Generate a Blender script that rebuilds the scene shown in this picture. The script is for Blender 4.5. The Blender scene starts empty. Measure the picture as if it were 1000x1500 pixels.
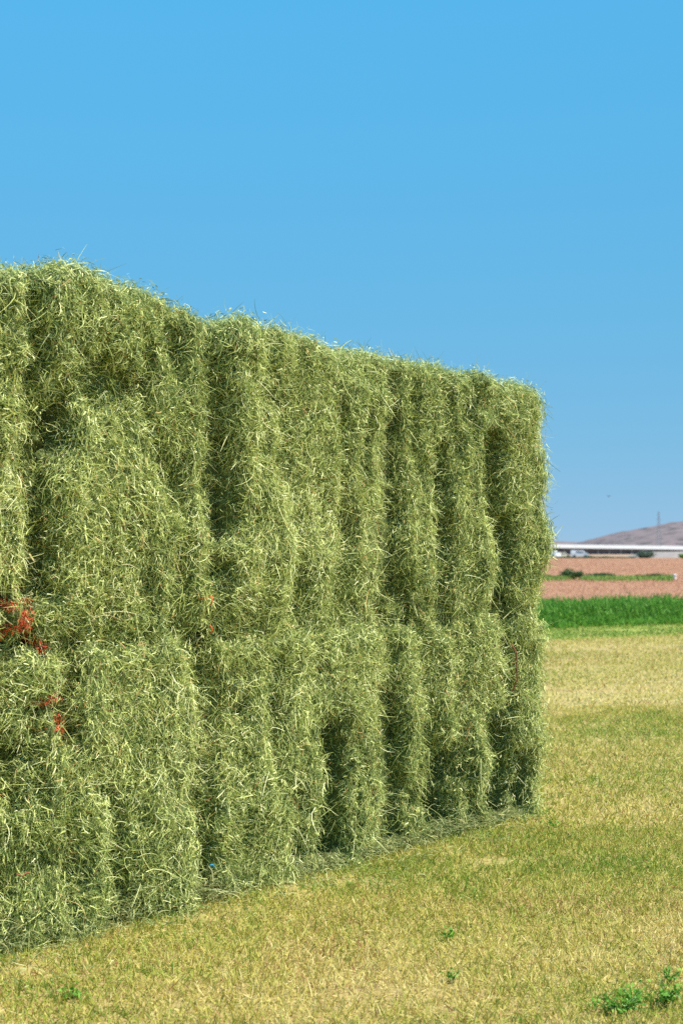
import bpy, math
import numpy as np
from math import radians, sin, cos, pi

scene = bpy.context.scene
C = scene.collection
rng = np.random.default_rng(20240611)

# ------------------------------------------------------------------ measurements
EYE = 1.65                       # camera height
F = 2083.0                       # focal length in photo pixels (50 mm on a 36 mm tall frame)
HOR = 806.0                      # photo row of the horizon
O = np.array([-1.39, 5.79, 0.0]) # foot of the stack face at the photo's left edge
U = np.array([0.6366, 0.7707, 0.0]); U /= np.linalg.norm(U)   # along the stack
T = np.array([-U[1], U[0], 0.0])                              # into the stack
V = np.array([0.0, 0.0, 1.0])
NF = -T                                                        # outward normal of the face


def wall(x, y):
    """photo pixel -> (distance along the stack, height) on the stack's face"""
    k = (x - 500.0) / F
    s = (O[1] * k - O[0]) / (U[0] - U[1] * k)
    z = EYE + (HOR - y) / F * (O[1] + U[1] * s)
    return s, z


def at(x, y, Y):
    return np.array([(x - 500.0) / F * Y, Y, EYE + (HOR - y) / F * Y])


# ------------------------------------------------------------------ helpers
def tag(o, label=None, cat=None, group=None, kind=None):
    if label: o['label'] = label
    if cat: o['category'] = cat
    if group: o['group'] = group
    if kind: o['kind'] = kind
    return o


def empty(name, loc, parent=None):
    o = bpy.data.objects.new(name, None)
    o.location = loc
    o.empty_display_size = 0.2
    C.objects.link(o)
    if parent: o.parent = parent
    return o


def hash_(ix, iy, iz, seed):
    h = (ix.astype(np.int64) * 374761393 + iy.astype(np.int64) * 668265263 +
         iz.astype(np.int64) * 1274126177 + seed * 974634777) & 0xFFFFFFFF
    h = ((h ^ (h >> 13)) * 1274126177) & 0xFFFFFFFF
    h = ((h ^ (h >> 16)) * 2246822519) & 0xFFFFFFFF
    h = h ^ (h >> 15)
    return (h & 0xFFFFFF) / float(0xFFFFFF) * 2 - 1


def noise(p, seed=0):
    p = np.asarray(p, float)
    i = np.floor(p)
    f = p - i
    f = f * f * (3 - 2 * f)
    i = i.astype(np.int64)
    r = 0
    for dx in (0, 1):
        wx = f[:, 0] if dx else 1 - f[:, 0]
        for dy in (0, 1):
            wy = f[:, 1] if dy else 1 - f[:, 1]
            for dz in (0, 1):
                wz = f[:, 2] if dz else 1 - f[:, 2]
                r = r + wx * wy * wz * hash_(i[:, 0] + dx, i[:, 1] + dy, i[:, 2] + dz, seed)
    return r


def noise2(x, y, seed=0):
    return noise(np.stack([x, y, np.zeros_like(x) + 0.37], 1), seed)


def norm(v):
    return v / np.maximum(np.linalg.norm(v, axis=1, keepdims=True), 1e-9)


def mesh_obj(name, verts, faces, mats, parent=None, loc=(0, 0, 0), tint=None, mat_index=None, smooth=None):
    """faces: (n,3) or (n,4) array or a list of such arrays"""
    if not isinstance(faces, list): faces = [faces]
    me = bpy.data.meshes.new(name)
    verts = np.asarray(verts, np.float32)
    me.vertices.add(len(verts))
    me.vertices.foreach_set('co', verts.ravel())
    tot = np.concatenate([np.full(len(f), f.shape[1], np.int32) for f in faces])
    idx = np.concatenate([f.ravel() for f in faces]).astype(np.int32)
    st = np.concatenate([[0], np.cumsum(tot)[:-1]]).astype(np.int32)
    me.loops.add(len(idx))
    me.loops.foreach_set('vertex_index', idx)
    me.polygons.add(len(tot))
    me.polygons.foreach_set('loop_start', st)
    me.polygons.foreach_set('loop_total', tot)
    if mat_index is not None:
        me.polygons.foreach_set('material_index', np.asarray(mat_index, np.int32))
    sm = np.zeros(len(tot), bool) if smooth is None else np.broadcast_to(np.asarray(smooth, bool), len(tot)).copy()
    me.polygons.foreach_set('use_smooth', sm)
    if tint is not None:
        a = me.attributes.new('tint', 'FLOAT', 'POINT')
        a.data.foreach_set('value', np.asarray(tint, np.float32))
    me.update(calc_edges=True)
    for m in (mats if isinstance(mats, (list, tuple)) else [mats]):
        me.materials.append(m)
    o = bpy.data.objects.new(name, me)
    o.location = loc
    C.objects.link(o)
    if parent: o.parent = parent
    return o


def ribbons(P, D, L, W, nseg, grav, curl, tip=0.35):
    """curved ribbons: root P, start direction D, length L, width W -> verts, faces"""
    n = len(P)
    d = norm(D)
    c = P.copy()
    cv = norm(rng.normal(size=(n, 3))) * curl[:, None]
    side = norm(np.cross(d, rng.normal(size=(n, 3))))
    rows = []
    for k in range(nseg + 1):
        t = k / nseg
        w = W * (1 - (1 - tip) * t ** 2)
        sd = norm(side - d * np.sum(side * d, 1, keepdims=True))
        rows.append(np.stack([c - sd * w[:, None] / 2, c + sd * w[:, None] / 2], 1))
        c = c + d * (L / nseg)[:, None]
        d = d + cv / nseg
        d[:, 2] -= grav / nseg
        d = norm(d)
        side = sd
    v = np.stack(rows, 1)                       # n, nseg+1, 2, 3
    base = (np.arange(n) * (nseg + 1) * 2)[:, None]
    k = np.arange(nseg)[None] * 2
    f = np.stack([base + k, base + k + 1, base + k + 3, base + k + 2], 2).reshape(-1, 4)
    return v.reshape(-1, 3), f


class MB:
    """collects boxes, bars and loops of polygons into one mesh"""
    def __init__(s): s.v = []; s.f3 = []; s.f4 = []; s.n = 0

    def add(s, v, f):
        v = np.asarray(v, float); f = np.asarray(f, int) + s.n
        s.v.append(v); (s.f3 if f.shape[1] == 3 else s.f4).append(f); s.n += len(v)
        return s

    def box(s, lo, hi):
        (a, b, c), (d, e, g) = lo, hi
        v = [(a, b, c), (d, b, c), (d, e, c), (a, e, c), (a, b, g), (d, b, g), (d, e, g), (a, e, g)]
        return s.add(v, [(0, 3, 2, 1), (4, 5, 6, 7), (0, 1, 5, 4), (1, 2, 6, 5), (2, 3, 7, 6), (3, 0, 4, 7)])

    def tube(s, pts, r, n=6, caps=True):
        pts = np.asarray(pts, float)
        r = np.broadcast_to(np.asarray(r, float), len(pts))
        d = np.gradient(pts, axis=0); d = norm(d)
        ref = np.array([0.31, 0.87, 0.38])
        a = norm(np.cross(d, ref)); b = np.cross(d, a)
        t = np.linspace(0, 2 * pi, n, endpoint=False)
        ring = pts[:, None] + r[:, None, None] * (a[:, None] * np.cos(t)[None, :, None] + b[:, None] * np.sin(t)[None, :, None])
        m = len(pts)
        f = [(i * n + j, i * n + (j + 1) % n, (i + 1) * n + (j + 1) % n, (i + 1) * n + j) for i in range(m - 1) for j in range(n)]
        base = s.n
        s.add(ring.reshape(-1, 3), f)
        if caps:
            for i in (0, m - 1):
                s.add(np.vstack([ring[i], pts[i][None]]), [(j, (j + 1) % n, n) for j in range(n)])
        return s

    def build(s, name, mat, parent=None, loc=(0, 0, 0), smooth=False):
        fs = []
        if s.f4: fs.append(np.vstack(s.f4))
        if s.f3: fs.append(np.vstack(s.f3))
        return mesh_obj(name, np.vstack(s.v), fs, mat, parent, loc, smooth=smooth)


# ------------------------------------------------------------------ materials
def new_mat(name):
    m = bpy.data.materials.new(name); m.use_nodes = True
    nt = m.node_tree
    return m, nt, nt.nodes, nt.links, nt.nodes['Principled BSDF']


def ramp(nodes, stops, interp='LINEAR'):
    r = nodes.new('ShaderNodeValToRGB'); r.color_ramp.interpolation = interp
    e = r.color_ramp.elements
    while len(e) < len(stops): e.new(0.5)
    for el, (p, c) in zip(e, stops):
        el.position = p; el.color = (*c, 1)
    return r


def tint_mat(name, stops, trans=0.25, rough=0.55, spec=0.25):
    """colour picked per blade or stalk from a ramp, with some light passing through it"""
    m, nt, N, K, b = new_mat(name)
    a = N.new('ShaderNodeAttribute'); a.attribute_name = 'tint'
    r = ramp(N, stops); K.new(a.outputs['Fac'], r.inputs['Fac'])
    K.new(r.outputs['Color'], b.inputs['Base Color'])
    b.inputs['Roughness'].default_value = rough
    b.inputs['Specular IOR Level'].default_value = spec
    if trans > 0:
        t = N.new('ShaderNodeBsdfTranslucent'); K.new(r.outputs['Color'], t.inputs['Color'])
        mx = N.new('ShaderNodeMixShader'); mx.inputs[0].default_value = trans
        K.new(b.outputs[0], mx.inputs[1]); K.new(t.outputs[0], mx.inputs[2])
        K.new(mx.outputs[0], N['Material Output'].inputs['Surface'])
    return m


def noise_mat(name, stops, scale=5, stretch=(1, 1, 1), detail=6, rough=0.9, bump=0.0, spec=0.15, extra=None, rot=0):
    m, nt, N, K, b = new_mat(name)
    tc = N.new('ShaderNodeTexCoord')
    mp = N.new('ShaderNodeMapping'); mp.inputs['Scale'].default_value = stretch
    mp.inputs['Rotation'].default_value = (0, 0, rot)
    K.new(tc.outputs['Object'], mp.inputs['Vector'])
    n = N.new('ShaderNodeTexNoise'); n.inputs['Scale'].default_value = scale; n.inputs['Detail'].default_value = detail
    n.inputs['Roughness'].default_value = 0.65
    K.new(mp.outputs[0], n.inputs['Vector'])
    r = ramp(N, stops); K.new(n.outputs['Fac'], r.inputs['Fac'])
    col = r.outputs['Color']
    if extra:
        sc, st, stops2, fac = extra
        mp2 = N.new('ShaderNodeMapping'); mp2.inputs['Scale'].default_value = st
        mp2.inputs['Rotation'].default_value = (0, 0, rot)
        K.new(tc.outputs['Object'], mp2.inputs['Vector'])
        n2 = N.new('ShaderNodeTexNoise'); n2.inputs['Scale'].default_value = sc; n2.inputs['Detail'].default_value = 5
        K.new(mp2.outputs[0], n2.inputs['Vector'])
        r2 = ramp(N, stops2); K.new(n2.outputs['Fac'], r2.inputs['Fac'])
        mx = N.new('ShaderNodeMix'); mx.data_type = 'RGBA'; mx.inputs[0].default_value = fac
        K.new(col, mx.inputs[6]); K.new(r2.outputs['Color'], mx.inputs[7])
        col = mx.outputs[2]
    K.new(col, b.inputs['Base Color'])
    b.inputs['Roughness'].default_value = rough
    b.inputs['Specular IOR Level'].default_value = spec
    if bump:
        bp = N.new('ShaderNodeBump'); bp.inputs['Strength'].default_value = bump; bp.inputs['Distance'].default_value = 0.02
        K.new(n.outputs['Fac'], bp.inputs['Height']); K.new(bp.outputs[0], b.inputs['Normal'])
    return m


HAY = [(0.0, (0.104, 0.162, 0.042)), (0.20, (0.267, 0.343, 0.092)), (0.45, (0.507, 0.569, 0.165)),
       (0.68, (0.734, 0.770, 0.270)), (0.84, (0.850, 0.850, 0.422)), (0.92, (0.850, 0.850, 0.502)), (0.96, (0.677, 0.480, 0.172)), (1.0, (0.443, 0.221, 0.086))]
M_hay = tint_mat('hay_stalks', HAY, 0.2)
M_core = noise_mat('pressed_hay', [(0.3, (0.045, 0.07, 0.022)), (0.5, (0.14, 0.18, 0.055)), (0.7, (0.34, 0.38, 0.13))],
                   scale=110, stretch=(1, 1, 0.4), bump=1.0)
M_loose = tint_mat('loose_hay', [(0.0, (0.13, 0.18, 0.06)), (0.4, (0.30, 0.35, 0.13)), (0.75, (0.42, 0.45, 0.18)), (1.0, (0.54, 0.50, 0.22))], 0.16)
M_paint = tint_mat('red_paint', [(0.0, (0.240, 0.024, 0.010)), (0.5, (0.576, 0.072, 0.028)), (1.0, (0.792, 0.198, 0.080))], 0.1, 0.5)
M_twine = noise_mat('orange_twine', [(0.3, (0.65, 0.12, 0.03)), (0.7, (0.80, 0.20, 0.06))], 60)
M_twine_dull = noise_mat('brown_twine', [(0.3, (0.16, 0.07, 0.035)), (0.7, (0.30, 0.13, 0.07))], 60)
M_blue = noise_mat('blue_plastic', [(0.3, (0.02, 0.16, 0.30)), (0.7, (0.04, 0.28, 0.42))], 60, rough=0.4)

# ------------------------------------------------------------------ the hay stack
SEAM = 1.25
# dark vertical slots: photo x, y0, y1, half width px, depth m
GAPS = [(48, 430, 640, 16, .10), (50, 640, 870, 22, .25), (100, 930, 1075, 14, .22), (30, 1080, 1180, 18, .10),
        (210, 500, 590, 14, .08), (312, 465, 640, 16, .14), (314, 630, 840, 22, .27), (375, 560, 660, 12, .07),
        (412, 560, 700, 11, .08), (303, 935, 1180, 17, .27), (300, 1180, 1340, 20, .14), (400, 960, 1080, 10, .07),
        (490, 1050, 1250, 14, .18), (573, 530, 600, 15, .12), (573, 590, 910, 18, .25), (572, 1000, 1270, 18, .20),
        (648, 640, 930, 12, .14), (650, 1090, 1245, 17, .18), (722, 620, 760, 16, .15), (735, 760, 950, 15, .18),
        (742, 940, 1040, 11, .14), (728, 1040, 1225, 20, .20), (765, 1090, 1220, 11, .10), (440, 820, 900, 12, .06),
        (170, 1150, 1380, 12, .10), (90, 560, 660, 22, .10), (500, 560, 780, 8, .06), (225, 930, 1010, 8, .06),
        (610, 560, 660, 7, .05), (690, 560, 640, 8, .05), (55, 1230, 1290, 30, .015), (430, 1140, 1320, 10, .08)]
# bulges: photo cx, cy, rx, ry, amount m
BUMPS = [(430, 800, 90, 30, .06), (270, 790, 45, 40, .05), (200, 690, 90, 80, .035), (100, 1110, 45, 70, .06),
         (690, 1100, 45, 30, .07), (510, 600, 55, 70, .03), (430, 940, 110, 25, .05), (640, 930, 70, 25, .05),
         (170, 945, 70, 25, .05), (120, 440, 60, 50, .05), (360, 480, 50, 30, .05), (795, 790, 20, 40, .08),
         (798, 680, 16, 40, .06), (795, 1090, 18, 40, .05), (785, 930, 16, 30, .04), (20, 670, 30, 30, .04),
         (230, 1080, 60, 90, .04), (360, 1200, 60, 70, .05), (530, 1170, 40, 60, .05), (610, 1050, 40, 60, .03),
         (90, 1330, 80, 60, .02), (690, 820, 40, 25, .05), (250, 1230, 40, 90, .05)]
# painted strokes: photo start, end, half width px
STROKES = [((8, 868), (62, 955), 3.2), ((52, 860), (30, 908), 3.2), ((30, 908), (-10, 952), 4), ((26, 895), (34, 915), 5),
           ((86, 1010), (81, 1066), 2.6), ((68, 1028), (94, 1022), 3), ((-20, 930), (22, 914), 4)]
TOPY = [(-400, 375), (0, 379), (60, 380), (100, 378), (170, 398), (230, 418), (285, 445), (300, 458), (350, 461), (400, 467),
        (450, 482), (520, 502), (600, 513), (660, 526), (740, 543), (775, 557), (800, 568)]
ts, tz = np.array([wall(x, y + 14) for x, y in TOPY]).T

gap_w = [(*wall(x, (a + b) / 2), wall(x, b)[1], wall(x, a)[1], 0.95 * (wall(x + hw, 800)[0] - wall(x, 800)[0]), d) for x, a, b, hw, d in GAPS]
bump_w = [(*wall(x, y), wall(x + rx, y)[0] - wall(x, y)[0], wall(x, y - ry)[1] - wall(x, y)[1], a) for x, y, rx, ry, a in BUMPS]
stroke_w = [(np.array(wall(*a)), np.array(wall(*b)), wall(a[0] + w, 900)[0] - wall(a[0], 900)[0]) for a, b, w in STROKES]


def smooth(a, b, x):
    t = np.clip((x - a) / (b - a), 0, 1)
    return t * t * (3 - 2 * t)


def face_detail(s, z):
    """slots and bulges seen on the front of the stack, outward positive"""
    P = np.stack([s * 6, z * 6, s * 0], 1)
    wob = 0.03 * noise(P, 91) + 0.015 * noise(P * 2.7, 92)
    d = np.zeros_like(s)
    brk = 0.50 + 0.60 * smooth(-0.55, 0.15, noise(np.stack([s * 3, z * 6.5, s * 0 + 9], 1), 99))
    for s0, zc, z0, z1, hw, dep in gap_w:
        e = 0.06
        d -= 1.85 * dep * brk * np.exp(-((s - s0 + wob) / hw) ** 4) * smooth(z0 - e, z0 + e, z) * (1 - smooth(z1 - e, z1 + e, z))
    # the foot of the upper row is tucked in over the seam, and small pockets pit the pressed hay
    sm_ = (1 - 0.8 * smooth(3.6, 3.9, s)) * (0.30 + 0.55 * smooth(-0.5, 0.35, noise2(s * 2.2, s * 0, 93)))
    zz = z + 0.02 * noise2(s * 4, s * 0, 94)
    d -= 0.05 * sm_ * smooth(SEAM - 0.03, SEAM + 0.01, zz) * (1 - smooth(SEAM + 0.07, SEAM + 0.20, zz))
    inner = 1 - smooth(3.75, 3.95, s)
    pk = noise(np.stack([s * 11, z * 3.4, s * 0 + 3], 1), 95) + 0.55 * noise(np.stack([s * 24, z * 8, s * 0 + 3], 1), 96)
    d -= 0.075 * smooth(0.34, 0.58, pk) * inner
    for s0, z0, rs, rz, a in bump_w:
        d += (0.6 if s0 < 3.7 else 1.1) * a * np.exp(-(((s - s0) / rs) ** 2 + ((z - z0) / rz) ** 2))
    d = np.minimum(d, 0) * smooth(-0.04, 0.04, z + 0.03 * noise2(s * 6, s * 0, 97)) + np.maximum(d, 0)
    return d


def make_bale(label, s0, s1, z0, z1, seed, paint_label=None):
    r = np.random.default_rng(seed)
    w, h, dep = s1 - s0, z1 - z0, 2.1
    rad = 0.085
    cell = 0.022
    nu, nv, nt_ = int(w / cell), int(h / cell), int(dep / 0.07)
    # flakes: pressed slices standing side by side
    b = [0.0]
    while b[-1] < w: b.append(b[-1] + r.uniform(0.09, 0.24))
    b = np.array(b[1:]); off = r.normal(0, 0.017, len(b) + 1); gd = r.uniform(0, 0.14, len(b) + 1)

    def flake(u, c):
        uu = u + 0.025 * noise2(c * 3.0 + seed, u * 2.0, seed)
        k = np.clip(np.searchsorted(b, uu), 0, len(b))
        out = off[k] + 0.02 * noise2(c * 2.4, k * 7.3, seed + 1)
        dist = np.min(np.abs(uu[:, None] - b[None]), 1)
        kk = np.argmin(np.abs(uu[:, None] - b[None]), 1)
        out -= gd[kk] * np.exp(-(dist / 0.017) ** 2) * (0.5 + 0.8 * noise2(c * 4.0, kk * 3.7, seed + 2)).clip(0, 1.3)
        return out

    grids = []
    def grid(n1, n2, fn):
        a, c = np.meshgrid(np.linspace(0, 1, n1 + 1), np.linspace(0, 1, n2 + 1), indexing='ij')
        q = fn(a.ravel(), c.ravel())
        i, j = np.meshgrid(np.arange(n1), np.arange(n2), indexing='ij')
        i, j = i.ravel(), j.ravel(); m = n2 + 1
        grids.append((q, np.stack([i * m + j, (i + 1) * m + j, (i + 1) * m + j + 1, i * m + j + 1], 1)))
    k0 = lambda a: a * 0
    grid(nu, nv, lambda a, c: np.stack([a * w, c * h, k0(a)], 1))              # front
    grid(nu, nt_, lambda a, c: np.stack([a * w, k0(a) + h, c ** 1.6 * dep], 1))       # top
    grid(nt_, nv, lambda a, c: np.stack([k0(a) + w, c * h, a ** 1.6 * dep], 1)[:, :])  # right end
    grid(nv, nt_, lambda a, c: np.stack([k0(a), a * h, c ** 1.6 * dep], 1))           # left end
    grid(nt_, nu, lambda a, c: np.stack([c * w, k0(a), a ** 1.6 * dep], 1))           # bottom
    grid(nv // 3, nu // 3, lambda a, c: np.stack([c * w, a * h, k0(a) + dep], 1))     # back
    dims = np.array([w, h, dep])
    vs, fs, ns, base = [], [], [], 0
    flip = [False, False, False, False, False, False]
    for q, f in grids:
        p = q * 1.0
        inner = np.clip(p, rad, dims - rad)
        n = norm(p - inner)
        p = inner + n * rad
        s, z = s0 + p[:, 0], z0 + p[:, 1]
        wf, wt = np.clip(-n[:, 2], 0, 1), np.clip(n[:, 1], 0, 1)
        we = np.clip(np.abs(n[:, 0]), 0, 1)
        G = np.stack([s, z, p[:, 2]], 1)
        d = wf * flake(p[:, 0], p[:, 1]) + 0.5 * wt * flake(p[:, 0], p[:, 2] + 7)
        d = d + 0.016 * noise(G * 4.3, 5) + 0.015 * noise(G * [10, 4.5, 8], 6) + 0.020 * noise(G * [24, 13, 19], 7)
        near = np.exp(-p[:, 2] / 0.35)
        d = d + wf * face_detail(s, z)
        d = d - we * (0.018 + 0.0 * s)
        p = p + n * d[:, None]
        if z0 > 0.5:      # the stack's top line sags towards its far end
            lift = np.interp(s, ts, tz) - z1
            p[:, 1] += lift * np.clip(p[:, 1] / h, 0, 1) ** 2
        vs.append(p); ns.append(n); fs.append(f + base); base += len(p)
    p = np.vstack(vs); n = np.vstack(ns); f = np.vstack(fs)
    org = O + U * (s0 + s1) / 2 + V * z0
    def world(q): return O + np.outer(s0 + q[:, 0], U) + np.outer(q[:, 1] + z0, V) + np.outer(q[:, 2], T) - org
    def wdir(q): return np.outer(q[:, 0], U) + np.outer(q[:, 1], V) + np.outer(q[:, 2], T)
    Wp = world(p)
    # faces outward
    a, bb, c = Wp[f[:, 0]], Wp[f[:, 1]], Wp[f[:, 2]]
    fn = np.cross(bb - a, c - a); ar = np.linalg.norm(fn, axis=1) / 2 * 2; fnn = norm(fn)
    vn = wdir(n)
    bad = np.sum(fnn * vn[f[:, 0]], 1) < 0
    f[bad] = f[bad][:, ::-1]; fnn[bad] *= -1
    fc = (Wp[f[:, 0]] + Wp[f[:, 2]]) / 2
    pc = (p[f[:, 0]] + p[f[:, 2]]) / 2
    # true normals of the lumpy surface, softened towards the bale's own shape
    gn = norm(fnn + 0.6 * vn[f[:, 0]])
    wfront = np.clip(-n[f[:, 0]][:, 2], 0, 1)
    t_ = pc[:, 2]
    last = s1 > 3.9
    dens = np.where(wfront > 0.3, 1.0, 0.0)
    up = n[f[:, 0]][:, 1]
    dens = np.maximum(dens, np.where((up > 0.5) & (z0 > 0.5), np.where(t_ < 0.5, 0.8, 0.10), 0))
    dens = np.maximum(dens, np.where(np.abs(n[f[:, 0]][:, 0]) > 0.5, np.where(t_ < 0.30, 0.8, 0.22 if last else 0.0), 0))
    dens = np.maximum(dens, np.where((up < -0.5) & (z0 > 0.5) & (t_ < 0.15), 0.7, 0))
    dens = np.maximum(dens, np.where((up > 0.5) & (z0 < 0.5) & (t_ < 0.15), 0.8, 0))
    slot = face_detail(s0 + pc[:, 0], z0 + pc[:, 1])
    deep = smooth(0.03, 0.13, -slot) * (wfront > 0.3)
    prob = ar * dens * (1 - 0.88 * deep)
    cdf = np.cumsum(prob); total = cdf[-1]; cdf /= total

    def sample(m):
        k = np.searchsorted(cdf, r.random(m)).clip(0, len(f) - 1)
        x, y = r.random(m), r.random(m)
        A, B, Cc, D = (Wp[f[k, i]] for i in range(4))
        P = (A * (1 - x)[:, None] + B * x[:, None]) * (1 - y)[:, None] + (D * (1 - x)[:, None] + Cc * x[:, None]) * y[:, None]
        return P, gn[k], k

    DENS = 21500
    nstr = int(total * DENS)
    ntuft = nstr // 9
    TP, TN, kf = sample(ntuft); TE = kf
    # shared lie of each tuft: mostly hanging, swirled by a slow field
    sw = np.stack([noise(TP * 5 + org, 31), noise(TP * 5 + org, 32), noise(TP * 5 + org, 33)], 1) * 1.1
    td = np.tile(-V, (ntuft, 1)) * r.uniform(-0.7, 1.15, (ntuft, 1)) + sw + r.normal(0, 0.45, (ntuft, 3))
    tlift = np.abs(r.normal(0, 1, ntuft)) * np.where(r.random(ntuft) < 0.25, 0.75, 0.12)
    ttone = 0.11 * noise(TP * 3.0 + org, 34) + 0.05 * r.normal(size=ntuft)
    nt1 = int(nstr * 0.62)
    which = r.integers(0, ntuft, nt1)
    P1 = TP[which] + r.normal(0, 0.020, (nt1, 3)); N1 = TN[which]; E1 = TE[which]
    D1 = td[which] + r.normal(0, 0.5, (nt1, 3)); tone1 = ttone[which]
    n2 = nstr - nt1
    P2, N2, E2 = sample(n2)
    D2 = r.normal(0, 0.75, (n2, 3)); D2[:, 2] -= 0.35
    tone2 = 0.10 * noise(P2 * 3.0 + org, 34)
    P, N, D, tone = np.vstack([P1, P2]), np.vstack([N1, N2]), np.vstack([D1, D2]), np.concatenate([tone1, tone2])
    ef = np.concatenate([E1, E2])
    m = len(P)
    D = D - N * np.sum(D * N, 1, keepdims=True)
    D = norm(D) + N * np.concatenate([tlift[which], np.zeros(n2)])[:, None] + N * np.abs(r.normal(0.0, 1.0, m) * np.where(r.random(m) < 0.18, 0.5, 0.15))[:, None]
    P = P + N * r.uniform(-0.012, 0.026, m)[:, None] * (1 - 0.5 * deep[ef])[:, None]
    kind = r.random(m)
    stem = kind < 0.48
    L = np.where(stem, r.gamma(2.5, 0.0225, m).clip(0.02, 0.22), r.uniform(0.015, 0.042, m))
    L *= np.where(up[ef] > 0.5, 0.6, 1.0) * (1 - 0.5 * deep[ef])
    Wd = np.where(stem, r.uniform(0.0014, 0.0036, m), r.uniform(0.0020, 0.0056, m))
    grav = np.where(stem, r.uniform(-0.1, 0.7, m), 0.15)
    curl = np.where(stem, r.gamma(2.4, 0.85, m), r.uniform(0, 1.2, m))
    tint = r.beta(1.15, 1.35, m) * 0.95 - 0.02 + tone + r.uniform(-0.04, 0.05) + 0.10 * noise(P * 1.3 + org, 36)
    dry = r.random(m)
    tint = np.where(dry < 0.035 + 0.05 * np.clip(noise(P * 2.3 + org, 35), 0, 1), r.uniform(0.92, 1.0, m), np.clip(tint, 0, 0.9))
    tint = np.where(dry > 0.94, r.uniform(0.8, 0.9, m), tint)
    # stray stalks standing out of the top and out of the face
    ns_ = 46 if z0 > 0.5 else 0
    if ns_:
        up_f = np.where((up > 0.4) & (t_ < 0.9))[0]
        k = r.choice(up_f, ns_)
        Ps = fc[k]; Ds = r.normal(0, 0.7, (ns_, 3)); Ds[:, 2] = np.abs(Ds[:, 2]) * 0.9 + 0.15
        P = np.vstack([P, Ps]); D = np.vstack([D, Ds]); N = np.vstack([N, gn[k]])
        L = np.append(L, r.uniform(0.06, 0.17, ns_)); Wd = np.append(Wd, r.uniform(0.002, 0.0032, ns_))
        grav = np.append(grav, r.uniform(-0.1, 0.3, ns_)); curl = np.append(curl, r.uniform(0, 0.7, ns_))
        tint = np.append(tint, r.uniform(0.1, 0.8, ns_))
    # paint: short stalks of the face caught under the strokes
    rel = P + org - O
    pt = np.stack([rel @ U, rel[:, 2]], 1)
    inside = np.zeros(len(P), bool)
    marks = []
    if s0 < 0.6 and paint_label:
        Q, QN, _ = sample(260000)
        rq = Q + org - O
        qt = np.stack([rq @ U, rq[:, 2]], 1) + r.normal(0, 0.0025, (len(Q), 2))
        for ids in ((0,), (1,), (2,), (4,), (5,)):
            hit = np.zeros(len(Q), bool)
            for A, B, hw in (stroke_w[i_] for i_ in ids):
                ab = B - A
                q = np.clip(((qt - A) @ ab) / (ab @ ab), 0, 1)
                hit |= np.linalg.norm(qt - A - q[:, None] * ab, axis=1) < hw
                q = np.clip(((pt - A) @ ab) / (ab @ ab), 0, 1)
                inside |= np.linalg.norm(pt - A - q[:, None] * ab, axis=1) < hw + 0.018
            hit &= (QN @ NF > -0.3) & (r.random(len(Q)) < 0.7) 
            if hit.sum() > 90: marks.append((Q[hit], QN[hit]))
    painted = inside & (r.random(len(P)) < 0.95)
    # keep long stalks out of the ground
    def rib(sel):
        v, ff = ribbons(P[sel], D[sel], L[sel], Wd[sel], 4, grav[sel], curl[sel])
        if z0 < 0.5: v[:, 2] = np.maximum(v[:, 2], 0.006 - z0)
        return v, ff, np.repeat(tint[sel], 10)
    rv, rf, rt = rib(~painted)
    verts = np.vstack([Wp, rv]); faces = np.vstack([f, rf + len(Wp)])
    mi = np.concatenate([np.zeros(len(f)), np.ones(len(rf))])
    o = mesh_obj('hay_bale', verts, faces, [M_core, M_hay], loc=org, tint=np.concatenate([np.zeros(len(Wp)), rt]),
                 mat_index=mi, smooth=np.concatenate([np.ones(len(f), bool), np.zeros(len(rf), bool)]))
    tag(o, label, 'hay bale', 'hay bales in the stack')
    for (Q, QN) in marks:
        m = len(Q)
        Dq = norm(r.normal(0, 1, (m, 3)) * [1, 1, 0.7] - V * 0.4); Dq = norm(Dq - QN * np.sum(Dq * QN, 1, keepdims=True)) + 0.35 * QN
        pv, pf = ribbons(Q + QN * r.uniform(0.0, 0.05, m)[:, None], Dq, r.uniform(0.008, 0.030, m), r.uniform(0.0016, 0.0034, m), 3, 0.3 + 0 * Q[:, 0], r.uniform(0, 1, m))
        po = mesh_obj('paint_mark', pv, pf, M_paint, parent=o, tint=r.random(m).repeat(8))
        po['label'] = paint_label
    return o, org


S = lambda x: wall(x, 800)[0]
UP = [S(45) - 1.35, S(47), S(313), S(573), S(794)]
LO = [S(98) - 1.35, S(98), S(303), S(571), S(793)]
ZT = 2.80
lab_up = ['green hay bale at left edge of the top row, red painted cross at its foot',
          'green hay bale in the top row, standing tall right of the red painted cross',
          'green hay bale in the top row between two long deep dark vertical slots',
          'green hay bale at the right end of the top row against blue sky']
lab_lo = ['green hay bale at left edge of bottom row, red paint streak near its top',
          'green hay bale in bottom row with a blue scrap at its lower corner',
          'green hay bale in the bottom row between two dark slots, third from the left edge',
          'green hay bale at right end of bottom row, brown twine hanging near its top']
bales = {}
for i in range(4):
    bales['up', i] = make_bale(lab_up[i], UP[i], UP[i + 1], SEAM + 0.01, ZT, 100 + i, 'stroke of the red painted cross' if i < 2 else None)
for i in range(4):
    bales['lo', i] = make_bale(lab_lo[i], LO[i], LO[i + 1], -0.06, SEAM - 0.01, 200 + i, 'red painted streak' if i < 1 else None)


def twine(key, x, y, pts, rad, mat, label, out=0.06, name='twine'):
    o, org = bales[key]
    s, z = wall(x, y)
    b = O + U * s + V * z + NF * out - org
    q = np.array([b + U * a + V * c + NF * e for a, c, e in pts])
    t = MB().tube(q, rad, 6).build(name, mat, o, smooth=True)
    t['label'] = label


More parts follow.
